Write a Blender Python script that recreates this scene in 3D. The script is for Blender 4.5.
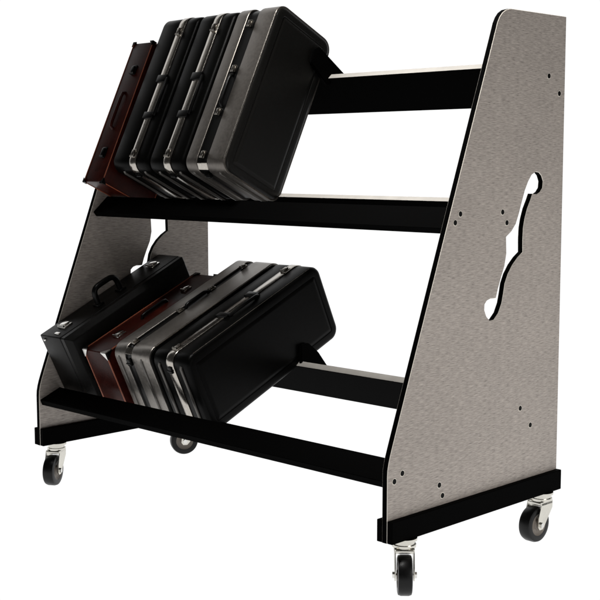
import bpy, bmesh, math, random
from mathutils import Vector, Matrix
random.seed(4)
S = bpy.context.scene
for o in list(bpy.data.objects): bpy.data.objects.remove(o)
C = S.collection

# ------------------------------------------------------------------ camera
F_PX, YAW, PITCH, ROLL = 1240.6765, -0.7819, -0.1112, -0.0009
CAM = Vector((1.7464, -2.0314, 0.8425))
fw = Vector((math.sin(YAW)*math.cos(PITCH), math.cos(YAW)*math.cos(PITCH), math.sin(PITCH)))
rt = Vector((math.cos(YAW), -math.sin(YAW), 0)); up = rt.cross(fw)
rt2 = rt*math.cos(ROLL)+up*math.sin(ROLL); up2 = -rt*math.sin(ROLL)+up*math.cos(ROLL)
cd = bpy.data.cameras.new('camera'); co = bpy.data.objects.new('camera', cd); C.objects.link(co)
m = Matrix((rt2, up2, -fw)).transposed().to_4x4(); m.translation = CAM
co.matrix_world = m
cd.sensor_width = 36; cd.lens = F_PX/600*36; cd.clip_end = 100
S.camera = co

# ------------------------------------------------------------------ world, lamps, exposure
w = bpy.data.worlds.new('World'); S.world = w; w.use_nodes = True
w.node_tree.nodes['Background'].inputs[0].default_value = (1, .97, .93, 1)
w.node_tree.nodes['Background'].inputs[1].default_value = 0.03
def lamp(name, loc, target, size, power, col=(1, .98, .955), sy=None):
    l = bpy.data.lights.new(name, 'AREA'); l.shape = 'RECTANGLE'; l.size = size; l.size_y = sy or size
    l.energy = power; l.color = col
    o = bpy.data.objects.new(name, l); C.objects.link(o); o.location = loc
    o.rotation_euler = (Vector(target)-Vector(loc)).to_track_quat('-Z', 'Y').to_euler()
    return o
lamp('key_softbox', (1.5, .32, .50), (0, .33, .45), .7, 10)
lamp('left_softbox', (-2.7, -.2, 2.3), (-.6, .4, .7), .9, .5)
tl = lamp('top_softbox', (-.35, -.5, 2.7), (-.35, .55, .7), .5, 9); tl.data.spread = math.radians(50)
S.view_settings.view_transform = 'Standard'; S.view_settings.look = 'None'
S.view_settings.exposure = 0; S.view_settings.gamma = 1
S.render.engine = 'CYCLES'

# ------------------------------------------------------------------ materials
def mat(name, col, rough=.5, metal=0, spec=.5, coat=0, noise=None, bump=None, bscale=200, emit=None):
    m = bpy.data.materials.new(name); m.use_nodes = True
    nt = m.node_tree; b = nt.nodes['Principled BSDF']
    b.inputs['Base Color'].default_value = (*col, 1); b.inputs['Roughness'].default_value = rough
    b.inputs['Metallic'].default_value = metal; b.inputs['Specular IOR Level'].default_value = spec
    b.inputs['Coat Weight'].default_value = coat
    tc = nt.nodes.new('ShaderNodeTexCoord')
    if noise:
        sc, amp = noise[:2]; stretch = noise[2] if len(noise) > 2 else (1, 1, 1)
        mp = nt.nodes.new('ShaderNodeMapping'); mp.inputs['Scale'].default_value = stretch
        n = nt.nodes.new('ShaderNodeTexNoise'); n.inputs['Scale'].default_value = sc; n.inputs['Detail'].default_value = 4
        r = nt.nodes.new('ShaderNodeMapRange'); r.inputs['From Min'].default_value = .3; r.inputs['From Max'].default_value = .7
        r.inputs['To Min'].default_value = 1-amp; r.inputs['To Max'].default_value = 1+amp
        mx = nt.nodes.new('ShaderNodeVectorMath'); mx.operation = 'SCALE'; mx.inputs[0].default_value = col
        nt.links.new(tc.outputs['Object'], mp.inputs[0]); nt.links.new(mp.outputs[0], n.inputs['Vector'])
        nt.links.new(n.outputs[0], r.inputs[0]); nt.links.new(r.outputs[0], mx.inputs['Scale'])
        nt.links.new(mx.outputs[0], b.inputs['Base Color'])
        r2 = nt.nodes.new('ShaderNodeMapRange'); r2.inputs['To Min'].default_value = max(rough-.08, .02); r2.inputs['To Max'].default_value = rough+.1
        nt.links.new(n.outputs[0], r2.inputs[0]); nt.links.new(r2.outputs[0], b.inputs['Roughness'])
    if bump:
        n = nt.nodes.new('ShaderNodeTexNoise'); n.inputs['Scale'].default_value = bscale; n.inputs['Detail'].default_value = 3
        bp = nt.nodes.new('ShaderNodeBump'); bp.inputs['Strength'].default_value = bump; bp.inputs['Distance'].default_value = .001
        nt.links.new(tc.outputs['Object'], n.inputs['Vector']); nt.links.new(n.outputs[0], bp.inputs['Height']); nt.links.new(bp.outputs[0], b.inputs['Normal'])
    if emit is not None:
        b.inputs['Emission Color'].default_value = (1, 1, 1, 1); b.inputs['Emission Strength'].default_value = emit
    return m

def laminate():
    """warm grey laminate with short fine streaks running along the panel's depth"""
    m = bpy.data.materials.new('grey_laminate'); m.use_nodes = True
    nt = m.node_tree; b = nt.nodes['Principled BSDF']; L = nt.links.new
    tc = nt.nodes.new('ShaderNodeTexCoord')
    def nz(stretch, scale, detail):
        mp = nt.nodes.new('ShaderNodeMapping'); mp.inputs['Scale'].default_value = stretch
        n = nt.nodes.new('ShaderNodeTexNoise'); n.inputs['Scale'].default_value = scale; n.inputs['Detail'].default_value = detail
        L(tc.outputs['Object'], mp.inputs[0]); L(mp.outputs[0], n.inputs['Vector']); return n.outputs[0]
    a = nz((1, 20, 230), 1.6, 4); c2 = nz((1, 55, 620), 1.0, 3); d = nz((1, 3, 7), 1, 2)
    def mr(src, lo, hi, f0=.3, f1=.7):
        r = nt.nodes.new('ShaderNodeMapRange'); r.inputs['From Min'].default_value = f0; r.inputs['From Max'].default_value = f1
        r.inputs['To Min'].default_value = lo; r.inputs['To Max'].default_value = hi; L(src, r.inputs[0]); return r.outputs[0]
    def mul(x, y):
        q = nt.nodes.new('ShaderNodeMath'); q.operation = 'MULTIPLY'; L(x, q.inputs[0]); L(y, q.inputs[1]); return q.outputs[0]
    # sparse darker flecks
    fl = mr(nz((1, 42, 420), 1.3, 2), .62, 1.0, .30, .40)
    f = mul(mul(mr(a, .86, 1.12), mr(c2, .74, 1.26)), mul(mr(d, .95, 1.05), fl))
    mx = nt.nodes.new('ShaderNodeVectorMath'); mx.operation = 'SCALE'; mx.inputs[0].default_value = (.388, .346, .312)
    L(f, mx.inputs['Scale']); L(mx.outputs[0], b.inputs['Base Color'])
    b.inputs['Roughness'].default_value = .5; b.inputs['Specular IOR Level'].default_value = .3
    bp = nt.nodes.new('ShaderNodeBump'); bp.inputs['Strength'].default_value = .25; bp.inputs['Distance'].default_value = .0006
    L(c2, bp.inputs['Height']); L(bp.outputs[0], b.inputs['Normal'])
    return m
M = dict(
    lam=laminate(),
    glintrim=mat('edge_glint_and_rim', (.75, .70, .62), .35),  # pale colour paints the glint along panel edges; also colours the screw rims
    blk=mat('black_edge_paint', (.0012, .0012, .0012), .6, spec=.01, bump=.15),
    strip=mat('board_top_lit', (.34, .325, .30), .4, spec=.2, noise=(30, .06)),  # brightly lit look of the black boards' top edges, put into the colour
    shell=mat('black_moulded_shell', (.0012, .0012, .0011), .36, spec=.07, bump=.25, bscale=500),
    shell2=mat('charcoal_moulded_shell', (.0052, .005, .0045), .34, spec=.2, bump=.3, bscale=500),
    trim=mat('brushed_grey_trim', (.15, .136, .122), .38, metal=.9, noise=(120, .15)),
    trim2=mat('light_grey_trim', (.25, .232, .212), .36, metal=.9, noise=(120, .15)),
    band=mat('aluminium_band', (.46, .43, .39), .20, metal=1, noise=(150, .1)),
    chrome=mat('chrome', (.70, .69, .66), .16, metal=1),
    rib=mat('grey_rib', (.10, .094, .086), .3, metal=.6),
    dull=mat('dull_steel', (.30, .28, .25), .25, metal=1),
    hand=mat('black_handle', (.002, .002, .002), .32, spec=.2),
    tolex=mat('black_tolex', (.004, .0038, .0034), .36, spec=.14, bump=.6, bscale=700, noise=(90, .25)),
    wood=mat('dark_mahogany_leather', (.034, .0042, .0022), .34, spec=.18, bump=.4, bscale=260, noise=(35, .35)),
    piping=mat('rust_orange_piping', (.36, .10, .05), .35),
    rubber=mat('black_rubber', (.003, .003, .003), .36, spec=.25, noise=(60, .3)),
    hub=mat('grey_wheel_core', (.20, .175, .15), .5, noise=(60, .1)),
    zinc=mat('bright_zinc_steel', (.66, .64, .58), .24, metal=1, noise=(60, .06)),
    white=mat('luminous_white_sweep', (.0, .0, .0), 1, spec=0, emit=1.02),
    hole=mat('black_screw', (.002, .002, .002), .6, spec=.1),
)

# ------------------------------------------------------------------ helpers
def link(name, bm, mats, parent=None, smooth=False, loc=None, rot=None):
    me = bpy.data.meshes.new(name); bmesh.ops.recalc_face_normals(bm, faces=bm.faces)
    bm.to_mesh(me); bm.free()
    for q in (mats if isinstance(mats, (list, tuple)) else [mats]): me.materials.append(q)
    if smooth:
        for p in me.polygons: p.use_smooth = True
        me.set_sharp_from_angle(angle=math.radians(35))
    o = bpy.data.objects.new(name, me); C.objects.link(o)
    if parent: o.parent = parent
    if loc: o.location = loc
    if rot: o.rotation_euler = rot
    return o
def thing(name, label, cat, loc=(0, 0, 0), rot=(0, 0, 0), group=None):
    o = bpy.data.objects.new(name, None); C.objects.link(o); o.empty_display_size = .05
    o.location = loc; o.rotation_euler = rot; o['label'] = label; o['category'] = cat
    if group: o['group'] = group
    return o
def box(bm, x0, x1, y0, y1, z0, z1, bev=0, mi=0, seg=2):
    r = bmesh.ops.create_cube(bm, size=1)
    for v in r['verts']:
        v.co = Vector(((x0+x1)/2+v.co.x*(x1-x0), (y0+y1)/2+v.co.y*(y1-y0), (z0+z1)/2+v.co.z*(z1-z0)))
    fs = set(f for v in r['verts'] for f in v.link_faces)
    for f in fs: f.material_index = mi
    if bev:
        es = set(e for v in r['verts'] for e in v.link_edges)
        g = bmesh.ops.bevel(bm, geom=list(es), offset=bev, segments=seg, affect='EDGES', profile=.5)
        for f in g['faces']: f.material_index = mi
def cyl(bm, p0, p1, r, seg=24, r2=None, mi=0):
    p0, p1 = Vector(p0), Vector(p1); d = p1-p0
    g = bmesh.ops.create_cone(bm, cap_ends=True, segments=seg, radius1=r, radius2=r if r2 is None else r2, depth=d.length)
    q = d.to_track_quat('Z', 'Y').to_matrix().to_4x4(); q.translation = (p0+p1)/2
    bmesh.ops.transform(bm, matrix=q, verts=g['verts'])
    for v in g['verts']:
        for f in v.link_faces: f.material_index = mi
def tube(bm, pts, r, seg=10, mi=0):
    pts = [Vector(p) for p in pts]; rings = []
    for i, p in enumerate(pts):
        t = (pts[min(i+1, len(pts)-1)]-pts[max(i-1, 0)]).normalized()
        a = t.orthogonal().normalized() if i == 0 else (a-a.dot(t)*t).normalized()
        b = t.cross(a)
        rings.append([bm.verts.new(p+a*r*math.cos(k*2*math.pi/seg)+b*r*math.sin(k*2*math.pi/seg)) for k in range(seg)])
    for A, B in zip(rings, rings[1:]):
        for k in range(seg):
            f = bm.faces.new((A[k], A[(k+1) % seg], B[(k+1) % seg], B[k])); f.material_index = mi
    bm.faces.new(rings[0][::-1]).material_index = mi; bm.faces.new(rings[-1]).material_index = mi
def rrect(y0, y1, z0, z1, r, n=7):
    out = []
    for cy, cz, a0 in ((y1-r, z1-r, 0), (y0+r, z1-r, 90), (y0+r, z0+r, 180), (y1-r, z0+r, 270)):
        for k in range(n+1):
            a = math.radians(a0+90*k/n); out.append((cy+r*math.cos(a), cz+r*math.sin(a)))
    return out
def loft(bm, secs, y0, y1, z0, z1, r, mi=0):
    """secs: (x, inset) rounded-rectangle sections stacked along x; both ends capped"""
    rings = []
    for x, ins in secs:
        rings.append([bm.verts.new((x, y, z)) for y, z in rrect(y0+ins, y1-ins, z0+ins, z1-ins, max(r-ins, .002))])
    for A, B in zip(rings, rings[1:]):
        for k in range(len(A)):
            bm.faces.new((A[k], A[(k+1) % len(A)], B[(k+1) % len(A)], B[k])).material_index = mi
    bm.faces.new(rings[0][::-1]).material_index = mi; bm.faces.new(rings[-1]).material_index = mi
def inset_poly(P, d):
    n = len(P); out = []
    area = sum(P[i][0]*P[(i+1) % n][1]-P[(i+1) % n][0]*P[i][1] for i in range(n)); s = 1 if area > 0 else -1
    for i in range(n):
        a, b, c = Vector(P[i-1]), Vector(P[i]), Vector(P[(i+1) % n])
        e1, e2 = (b-a).normalized(), (c-b).normalized()
        n1, n2 = Vector((-e1.y, e1.x))*s, Vector((-e2.y, e2.x))*s
        q = (n1+n2); q = q/max(q.length_squared/2, .5) if q.length > 1e-6 else n1
        out.append(tuple(b+q*d))
    return out
def prism(bm, P, x0, x1, mi=0, side=None):
    A = [bm.verts.new((x0, y, z)) for y, z in P]; B = [bm.verts.new((x1, y, z)) for y, z in P]
    bm.faces.new(A).material_index = mi; bm.faces.new(B[::-1]).material_index = mi
    for k in range(len(P)):
        f = bm.faces.new((A[k], A[(k+1) % len(P)], B[(k+1) % len(P)], B[k])); f.material_index = mi if side is None else side.get(k, mi)

# ------------------------------------------------------------------ setting: luminous white seamless sweep
ZF = -.1250
bm = bmesh.new()
R_ = 2.0
curve = [(3+R_*math.sin(math.radians(a)), ZF+R_-R_*math.cos(math.radians(a))) for a in range(0, 91, 6)]
prof = [(-2.3, ZF)] + curve + [(3+R_, 8)]
d1 = Vector((math.sin(YAW), math.cos(YAW), 0)); s1 = Vector((math.cos(YAW), -math.sin(YAW), 0))
base = Vector((-.7, .3, 0))
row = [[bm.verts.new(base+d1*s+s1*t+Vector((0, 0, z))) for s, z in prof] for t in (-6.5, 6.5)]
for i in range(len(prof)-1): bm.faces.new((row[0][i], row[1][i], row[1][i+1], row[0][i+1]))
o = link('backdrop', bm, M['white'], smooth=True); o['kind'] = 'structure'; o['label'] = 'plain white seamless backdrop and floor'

# ------------------------------------------------------------------ rack
T, TR, D, H, HR, W = .0152, .0153, .6697, 1.2, .051, 1.379
rack = thing('storage_rack', 'black and grey rolling instrument rack with two shelves of cases on casters', 'rack')
OUT = [(0.0, 0.0), (0, .150), (.0010, .165), (.0042, .180), (.0088, .195), (.0143, .210), (.0209, .2275)]
OUT += [(.0488+(z-.3)*.3847, z) for z in (.28, .5, .8, 1.1, 1.145)]
OUT += [(.3805, 1.163), (.389, 1.177), (.400, 1.188), (.415, 1.196), (.433, 1.2), (D, 1.2), (D, 0)]
HOLE = [(0.549, 0.8166), (0.5625, 0.8151), (0.5738, 0.8074), (0.5818, 0.7933), (0.5799, 0.7773), (0.5691, 0.767), (0.5558, 0.7617), (0.5448, 0.7626), (0.5375, 0.7634), (0.5295, 0.749), (0.5157, 0.7273), (0.5058, 0.7027), (0.5005, 0.6808), (0.499, 0.6532), (0.5, 0.622), (0.479, 0.6099), (0.4582, 0.5932), (0.4401, 0.5723), (0.428, 0.5498), (0.4229, 0.5268), (0.4166, 0.5033), (0.4035, 0.4804), (0.3856, 0.4656), (0.3697, 0.4643), (0.3558, 0.4764), (0.3476, 0.4921), (0.3483, 0.5055), (0.3571, 0.5136), (0.3705, 0.5173), (0.3841, 0.5169), (0.3932, 0.5175), (0.4006, 0.5388), (0.4125, 0.5652), (0.4256, 0.5917), (0.4328, 0.622), (0.4305, 0.6617), (0.4522, 0.6744), (0.4693, 0.6916), (0.4815, 0.7159), (0.4925, 0.743), (0.5047, 0.7716), (0.5183, 0.7934), (0.5322, 0.8091)]
def side_panel(x_out):
    bm = bmesh.new(); ch = .0011; loops = {}
    for key, P, s in (('o', OUT, 1), ('h', HOLE, -1)):
        I = inset_poly(P, ch*s)
        xs = [(x_out, I), (x_out-ch, P), (x_out-T+ch, P), (x_out-T, I)]
        rings = [[bm.verts.new((x, y, z)) for y, z in Q] for x, Q in xs]
        for j, (A, B) in enumerate(zip(rings, rings[1:])):
            for k in range(len(A)):
                bm.faces.new((A[k], A[(k+1) % len(A)], B[(k+1) % len(A)], B[k])).material_index = 2 if j == 1 else 1
        loops[key] = rings
    for idx in (0, 3):
        es = []
        for key in 'oh':
            r = loops[key][idx]
            for k in range(len(r)): es.append(bm.edges.get((r[k], r[(k+1) % len(r)])))
        g = bmesh.ops.triangle_fill(bm, use_beauty=True, use_dissolve=False, edges=es)
        for f in g['geom']:
            if isinstance(f, bmesh.types.BMFace): f.material_index = 0
    return link('side_panel', bm, [M['lam'], M['glintrim'], M['blk']], rack)
def screw(bm, x, y, z, s):
    cyl(bm, (x-.001*s, y, z), (x+.0006*s, y, z), .0078, 24, mi=1)
    cyl(bm, (x-.001*s, y, z), (x+.0012*s, y, z), .0062, 24, mi=0)
SCREWS = [(.597, 1.051), (.644, 1.010), (.249, .7225), (.230, .703), (.413, .722), (.431, .696), (.501, .234), (.546, .185), (.050, .151), (.023, .137), (.183, .099), (.195, .072)]
for xo, s, xs in ((0, 1, 0), (-W+T, -1, -W+T)):
    p = side_panel(xo)
    if s > 0:
        p['label'] = 'grey streaked side panel facing the camera, with sound-hole cutout'
        for y, z in SCREWS:
            bm = bmesh.new(); screw(bm, 0, 0, 0, 1)
            link('screw', bm, [M['hole'], M['glintrim']], p, loc=(0, y, z), smooth=True)
for xo in (0, -W+T):
    for x0, x1 in ((xo, xo+TR), (xo-T-TR, xo-T)):
        bm = bmesh.new(); box(bm, x0, x1, 0, D, 0, HR, .0012, seg=1); link('base_rail', bm, M['blk'], rack)
XL, XR = -W+T, -T
def board(name, p0, p1, th, side, top_strip=None, x0=XL, x1=XR):
    """board spanning the rack: section from p0 to p1 (Y,Z), thickness th towards side"""
    a, b = Vector(p0), Vector(p1); d = (b-a).normalized(); n = Vector((-d.y, d.x))*side*th
    bm = bmesh.new(); P = [tuple(a), tuple(b), tuple(b+n), tuple(a+n)]
    prism(bm, P, x0+.0004, x1-.0004, 0, {3: 1} if top_strip else None)
    bmesh.ops.bevel(bm, geom=[e for e in bm.edges if abs((e.verts[0].co-e.verts[1].co).x) > .1], offset=.0012, segments=2, affect='EDGES')
    return link(name, bm, [M['blk'], M['strip']], rack)
# upper tier
board('front_board', (.2085, .690), (.262, .737), .018, -1)
board('support_board', (.394, .744), (.4465, .6685), .018, 1, True)
board('rear_rail', (.578, 1.078), (.663, .9815), .02, 1, True)
# lower tier
board('front_board', (.003, .138), (.074, .168), .018, -1)
board('support_board', (.172, .127), (.2035, .0545), .018, 1)
board('rear_rail', (.462, .258), (.553, .1605), .02, 1, True)
def divider(P):
    bm = bmesh.new(); prism(bm, P, -.743, -.731)
    bmesh.ops.bevel(bm, geom=list(bm.edges), offset=.002, segments=2, affect='EDGES')
    link('divider', bm, M['blk'], rack, smooth=True)
divider([(.52, 1.155), (.545, 1.165), (.650, 1.0935), (.640, 1.075), (.575, 1.06), (.51, 1.12)])
divider([(.47, .318), (.50, .322), (.541, .291), (.583, .241), (.560, .226), (.47, .250)])

# casters: caster (fork and swivel plate) > wheel, wheel_core, axle_bolt ; local: wheel axis = local x
WR = .0458
def make_caster():
    bm = bmesh.new(); TRL = .030; zc = ZF+WR       # wheel centre height
    cyl(bm, (0, 0, -.0005), (0, 0, -.006), .030, 32)           # mounting plate
    cyl(bm, (0, 0, -.006), (0, 0, -.0155), .024, 32)
    cyl(bm, (0, 0, -.0155), (0, 0, -.0215), .0275, 32)
    hw = .0225
    # crown
    box(bm, -hw, hw, -.030, .018, -.031, -.022, .0018)
    for s in (-1, 1):
        # fork cheek: tapered plate from the crown down and forward to the axle
        P = [(.018, -.021), (.017, -.040), (-TRL+.013, zc-.006), (-TRL+.007, zc-.012), (-TRL-.006, zc-.012), (-TRL-.012, zc-.004), (-TRL-.010, zc+.02), (-.030, -.030), (-.030, -.021)]
        prism(bm, P, s*(hw-.0028), s*hw)
    c = link('caster', bm, M['zinc'], rack, smooth=True)
    # tyre
    bm = bmesh.new(); segs = 48; prof = [(-.0160, .0285), (-.0165, WR-.007), (-.0150, WR-.0022), (-.009, WR), (.009, WR), (.0150, WR-.0022), (.0165, WR-.007), (.0160, .0285)]
    rings = [[bm.verts.new((x, r*math.cos(k*2*math.pi/segs), r*math.sin(k*2*math.pi/segs))) for k in range(segs)] for x, r in prof]
    rings.append(rings[0])
    for A, B in zip(rings, rings[1:]):
        for k in range(segs): bm.faces.new((A[k], A[(k+1) % segs], B[(k+1) % segs], B[k]))
    a = link('wheel', bm, M['rubber'], c, smooth=True, loc=(0, -TRL, zc))
    bm = bmesh.new()
    prof = [(-.0135, .0005), (-.0175, .009), (-.0115, .012), (-.0125, .020), (-.0158, .0238), (.0158, .0238), (.0125, .020), (.0115, .012), (.0175, .009), (.0135, .0005)]
    rings = [[bm.verts.new((x, r*1.2*math.cos(k*2*math.pi/segs), r*1.2*math.sin(k*2*math.pi/segs))) for k in range(segs)] for x, r in prof]
    for A, B in zip(rings, rings[1:]):
        for k in range(segs): bm.faces.new((A[k], A[(k+1) % segs], B[(k+1) % segs], B[k]))
    link('wheel_core', bm, M['hub'], c, smooth=True, loc=(0, -TRL, zc))
    bm = bmesh.new(); cyl(bm, (-.027, 0, 0), (.027, 0, 0), .0042, 12)
    for s in (-1, 1): cyl(bm, (s*.0226, 0, 0), (s*.0275, 0, 0), .0075, 6)
    link('axle_bolt', bm, M['chrome'], c, smooth=True, loc=(0, -TRL, zc))
    return c
def copy_tree(o, parent):
    c = o.copy(); C.objects.link(c); c.parent = parent
    for ch in [q for q in bpy.data.objects if q.parent == o]: copy_tree(ch, c)
    return c
c0 = make_caster(); XCR, XCL = -T/2, -W+T/2
for i, (x, y, a) in enumerate(((XCR, .068, 43), (XCL, .062, 33), (XCR, .615, -2), (XCL, .600, -30))):
    c = c0 if i == 0 else copy_tree(c0, rack)
    c.location = (x, y, 0); c.rotation_euler = (0, 0, math.radians(a))

# ------------------------------------------------------------------ cases (local frame: x thickness, y depth from the latch face, z length)
RU, RL = (math.radians(-26), 0, 0), (math.radians(-65.7), 0, 0)
def place(o, x, A, rot):
    o.location = (x, A[0], A[1]); o.rotation_euler = rot
def ribs(bm, xs, y0, y1, z, r=.0042):
    for x in xs:
        cyl_pts = [(x, y0, z+r*.9), (x, y0+.006, z-r*.1), (x, y1-.006, z-r*.1), (x, y1, z+r*.9)]
        tube(bm, cyl_pts, r, 10)
def latch(parent, x, z, w_=.020, h=.03, m_='chrome', y=0):
    bm = bmesh.new()
    box(bm, x-w_/2, x+w_/2, y-.0045, y+.002, z-h/2, z+h/2, .0014)
    box(bm, x-w_*.32, x+w_*.32, y-.0095, y-.004, z-h*.30, z+h*.36, .0016)
    cyl(bm, (x-w_*.45, y-.007, z-h*.42), (x+w_*.45, y-.007, z-h*.42), .0028, 12)
    return link('latch', bm, M[m_], parent, smooth=True)
def flush_handle(parent, x, z, L=.10, off=.0, m_='hand'):
    bm = bmesh.new()
    tube(bm, [(x+off, .002, z-L/2), (x+off, -.009, z-L/2+.003), (x+off, -.011, z-L/2+.016), (x+off, -.011, z+L/2-.016), (x+off, -.009, z+L/2-.003), (x+off, .002, z+L/2)], .0055, 12)
    for s in (-1, 1): box(bm, x-.011, x+.011+off, -.006, .003, z+s*L/2-.011, z+s*L/2+.011, .002)
    return link('handle', bm, M[m_], parent, smooth=True)
def moulded_case(name, label, cat, x0, x1, A, rot, band, Wd=.232, Ld=.505, style='band', group=None, shell='shell', chan=.022, highlight_r=0, hc=.228, tm='trim'):
    """two moulded half shells either side of a metal closing band at fraction `band` of the thickness"""
    t = thing(name, label, cat, group=group); place(t, (x0+x1)/2, A, rot)
    h = (x1-x0)/2; bx = -h+2*h*band; bw = .0145 if style == 'band' else chan; r = .034
    def shellbm(xa, xe, sgn):
        bm = bmesh.new(); k = sgn
        secs = [(xa, .0015), (xa+k*.004, 0), (xe-k*.010, .0005), (xe-k*.0045, .003), (xe-k*.0012, .0075), (xe, .013), (xe, .026), (xe-k*.0012, .0275), (xe-k*.0012, .0305), (xe+k*.0005, .033), (xe+k*.001, .040)]
        loft(bm, secs if k > 0 else secs[::-1], 0, Wd, 0, Ld, r)
        mid = (xa+xe)/2
        return bm
    sh = M[shell]
    for xm in ((bx-bw-h)/2, (bx+bw+h)/2):
        rb = bmesh.new(); ribs(rb, [xm], .026, Wd-.012, -.0015); link('rib', rb, M['rib'], t, smooth=True)
    link('shell', shellbm(bx-bw, -h, -1), sh, t, smooth=True)
    link('lid', shellbm(bx+bw, h, 1), sh, t, smooth=True)
    bm = bmesh.new()
    if style == 'band':
        loft(bm, [(bx-bw, .002), (bx-bw, -.0012), (bx-bw+.0015, -.0022), (bx+bw-.0015, -.0022), (bx+bw, -.0012), (bx+bw, .002)], 0, Wd, 0, Ld, r)
        link('metal_band', bm, M['band'], t, smooth=True)
        for z, hh in ((hc-.060, .022), (hc+.060, .024)):
            if hh:
                bm = bmesh.new(); box(bm, bx-bw-.007, bx+bw+.007, -.006, .004, z-hh/2, z+hh/2, .002)
                link('handle_mount', bm, M['hand'], t, smooth=True)
        latch(t, bx, .045, .02, .026, 'dull'); latch(t, bx, Ld-.060, .02, .026, 'dull')
        bm = bmesh.new(); tube(bm, [(bx+bw+.010, -.002, hc-.06), (bx+bw+.016, -.007, hc-.045), (bx+bw+.016, -.007, hc+.045), (bx+bw+.010, -.002, hc+.06)], .005, 10)
        link('handle', bm, M['hand'], t, smooth=True)
    else:
        loft(bm, [(bx-bw, .002), (bx-bw+.001, .0035), (bx+bw-.001, .0035), (bx+bw, .002)], 0, Wd, 0, Ld, r)
        link('centre_channel', bm, M['hand'], t, smooth=True)
        for nm, xa, xb in (('edge_trim', -h+.012, bx-bw), ('edge_trim', bx+bw, h-.004)):
            bm = bmesh.new(); loft(bm, [(xa-.004, .006), (xa-.002, -.001), (xa, -.002), (xb-.0015, -.002), (xb, -.0008), (xb, .004)], -.0, Wd, -.0, Ld, r)
            link(nm, bm, M[tm], t, smooth=True)
        for z in (.04, hc-.058, hc+.075, Ld-.06): latch(t, bx, z, .014, .022, 'dull')
        bm = bmesh.new(); box(bm, bx-bw*.92, bx+bw*.92, -.0025, .0025, -.010, .010, .001)
        k_ = r*(1-math.sqrt(.5)); bmesh.ops.transform(bm, matrix=Matrix.Translation((0, k_+.001, k_+.001)) @ Matrix.Rotation(math.radians(45), 4, 'X'), verts=bm.verts)
        link('corner_clasp', bm, M['band'], t, smooth=True)
        bm = bmesh.new(); tube(bm, [(bx, .004, hc-.04), (bx, -.006, hc-.032), (bx, -.008, hc-.02), (bx, -.008, hc+.04), (bx, -.006, hc+.052), (bx, .004, hc+.06)], .005, 12)
        link('handle', bm, M['hand'], t, smooth=True)
    if highlight_r:  # thin bright tube added to imitate a highlight line along the front edge
        bm = bmesh.new(); tube(bm, [(h-(.0055 if style == 'band' else .0035), .0012 if style == 'band' else -.0012, r), (h-(.0055 if style == 'band' else .0035), .0012 if style == 'band' else -.0012, Ld-r)], highlight_r, 8); link('edge_highlight', bm, M['band'], t, smooth=True)
    # small closures on the end face
    bm = bmesh.new(); box(bm, bx-.008, bx+.008, .030, .05, -.0075, .002, .0015); cyl(bm, (bx-.009, .042, -.007), (bx+.009, .042, -.007), .003, 12)
    link('end_latch', bm, M['hand'], t, smooth=True)
    return t
UA, LA = (.183, .825), (.048, .323)
gU, gL = 'cases leaning on the upper shelf', 'cases leaning on the lower shelf'
moulded_case('instrument_case', 'black moulded case with slim silver band on upper shelf, right beside the dark red case', 'case', -1.246, -1.080, UA, RU, .60, group=gU)
moulded_case('instrument_case', 'black moulded case with slim silver band on upper shelf, left of the wide grey-trimmed case', 'case', -1.074, -.921, UA, RU, .55, group=gU)
moulded_case('instrument_case', 'charcoal case with wide brown-grey edge trims, rightmost on upper shelf, broad side facing out', 'case', -.915, -.745, UA, RU, .45, style='trim', group=gU, shell='shell2', highlight_r=.0016)
moulded_case('instrument_case', 'case with wide grey trims and dark channel, right of lower shelf dark red case', 'case', -1.075, -.905, LA, RL, .43, style='trim', group=gL, chan=.015, highlight_r=.0024, tm='trim2', Wd=.239, Ld=.551, hc=.278)
moulded_case('instrument_case', 'black moulded case with bright silver band, rightmost on lower shelf', 'case', -.899, -.745, LA, RL, .50, group=gL, highlight_r=.0009, Wd=.239, Ld=.551, hc=.284)

def red_case(label, x0, x1, A, rot, Wd, Ld, caps, g):
    t = thing('instrument_case', label, 'case', group=g); place(t, (x0+x1)/2, A, rot); h = (x1-x0)/2
    bm = bmesh.new(); box(bm, -h, h, 0, Wd, 0, Ld, .0035, seg=3); link('body', bm, M['wood'], t, smooth=True)
    bm = bmesh.new()
    for x in (-h, h):
        loop = [(x, 0, 0), (x, 0, Ld), (x, Wd, Ld), (x, Wd, 0)]
        for a, b in zip(loop, loop[1:]+loop[:1]): tube(bm, [a, b], .0021 if caps == 'chrome' else .0014, 8)
    link('piping', bm, M['piping'], t, smooth=True)
    for x in (-h, h):
        for z in (0, Ld):
            bm = bmesh.new(); s = .022 if caps == 'chrome' else .013; k = 1 if x > 0 else -1; q = 1 if z == 0 else -1; e = .003
            for P in (((x+k*e, -e, z-q*e), (x+k*e, -e, z+q*s), (x-k*s*.9, -e, z-q*e)),
                      ((x+k*e, -e, z-q*e), (x+k*e, s, z-q*e), (x-k*s*.9, -e, z-q*e)),
                      ((x+k*e, -e, z-q*e), (x+k*e, -e, z+q*s), (x+k*e, s, z-q*e))):
                bm.faces.new([bm.verts.new(v) for v in P])
            bmesh.ops.remove_doubles(bm, verts=bm.verts, dist=1e-5)
            bmesh.ops.solidify(bm, geom=bm.faces[:], thickness=.0016)
            link('corner_cap', bm, M[caps if z == 0 else 'hand'], t)
    lm = 'chrome' if caps == 'chrome' else 'hand'
    latch(t, h*.1, .095, .028 if lm == 'chrome' else .02, .034, lm); latch(t, h*.1, Ld-.095, .022, .03, lm)
    return t, h
t, h = red_case('dark red leather case with orange piping and black corners, leftmost on upper shelf', -1.355, -1.262, (.170, .783), (math.radians(-25.2), 0, 0), .20, .465, 'hand', gU)
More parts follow.
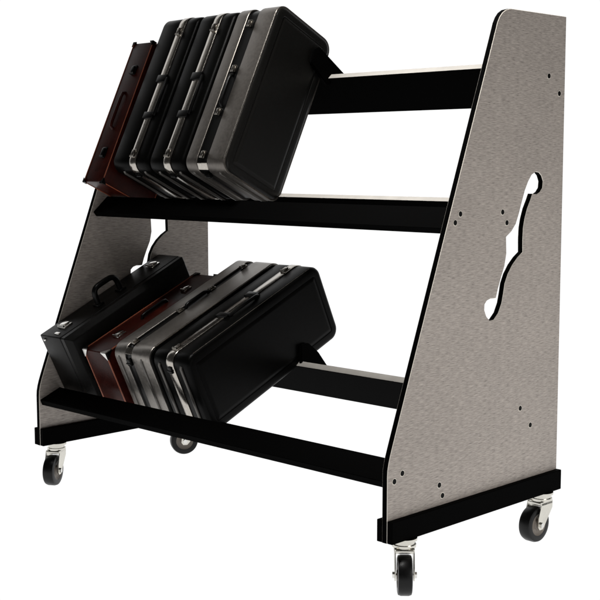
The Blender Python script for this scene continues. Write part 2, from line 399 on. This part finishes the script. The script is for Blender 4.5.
bm = bmesh.new(); tube(bm, [(0, .002, .175), (0, -.008, .18), (0, -.010, .195), (0, -.010, .275), (0, -.008, .29), (0, .002, .295)], .005, 12)
link('handle', bm, M['wood'], t, smooth=True)
t, h = red_case('dark red leather case with shiny silver corners, second from the left on lower shelf', -1.203, -1.098, (.050, .302), RL, .205, .468, 'chrome', gL)
bm = bmesh.new(); tube(bm, [(0, .002, .19), (0, -.008, .195), (0, -.010, .21), (0, -.010, .275), (0, -.008, .29), (0, .002, .295)], .0055, 12)
link('handle', bm, M['hand'], t, smooth=True)

# long black case with upright handle
t = thing('instrument_case', 'plain black box case with upright handle and silver catches, leftmost on lower shelf', 'case', group=gL)
x0, x1 = -1.361, -1.222; place(t, (x0+x1)/2, (.005, .334), (math.radians(-64.5), 0, 0)); h = (x1-x0)/2
sx = h-.036
bm = bmesh.new(); box(bm, -h, sx, 0, .235, 0, .500, .004, seg=3); link('body', bm, M['tolex'], t, smooth=True)
bm = bmesh.new()
# lid: bevelled towards its outer face
loft(bm, [(sx+.0015, .003), (sx+.002, .001), (sx+.016, .001), (sx+.018, .003), (h-.002, .014), (h, .017)], 0, .235, 0, .500, .006)
link('lid', bm, M['tolex'], t, smooth=True)
for z in (.062, .43): latch(t, sx-.052, z, .034, .034)
for z in (.018,):
    bm = bmesh.new(); box(bm, -.012, .008, -.003, .004, z-.004, z+.006, .0015); link('catch', bm, M['chrome'], t, smooth=True)
bm = bmesh.new(); bmesh.ops.create_uvsphere(bm, u_segments=16, v_segments=10, radius=.0055, matrix=Matrix.Translation((-h+.02, .014, 0))); link('rivet', bm, M['chrome'], t, smooth=True)
bm = bmesh.new()
hz, hl, hh = .232, .046, .054; xh = -.004
pts = []
for k in range(0, 19):
    a = math.pi*k/18; c_, s_ = math.cos(a), math.sin(a)
    pts.append((xh, -hh*(abs(s_)**.45), hz-hl*(1 if c_ > 0 else -1)*abs(c_)**.45))
tube(bm, [(xh, .004, hz-hl)]+pts[1:-1]+[(xh, .004, hz+hl)], .0088, 14)
for s in (-1, 1): box(bm, xh-.014, xh+.014, -.007, .003, hz+s*hl-.013, hz+s*hl+.013, .002)
link('handle', bm, M['hand'], t, smooth=True)
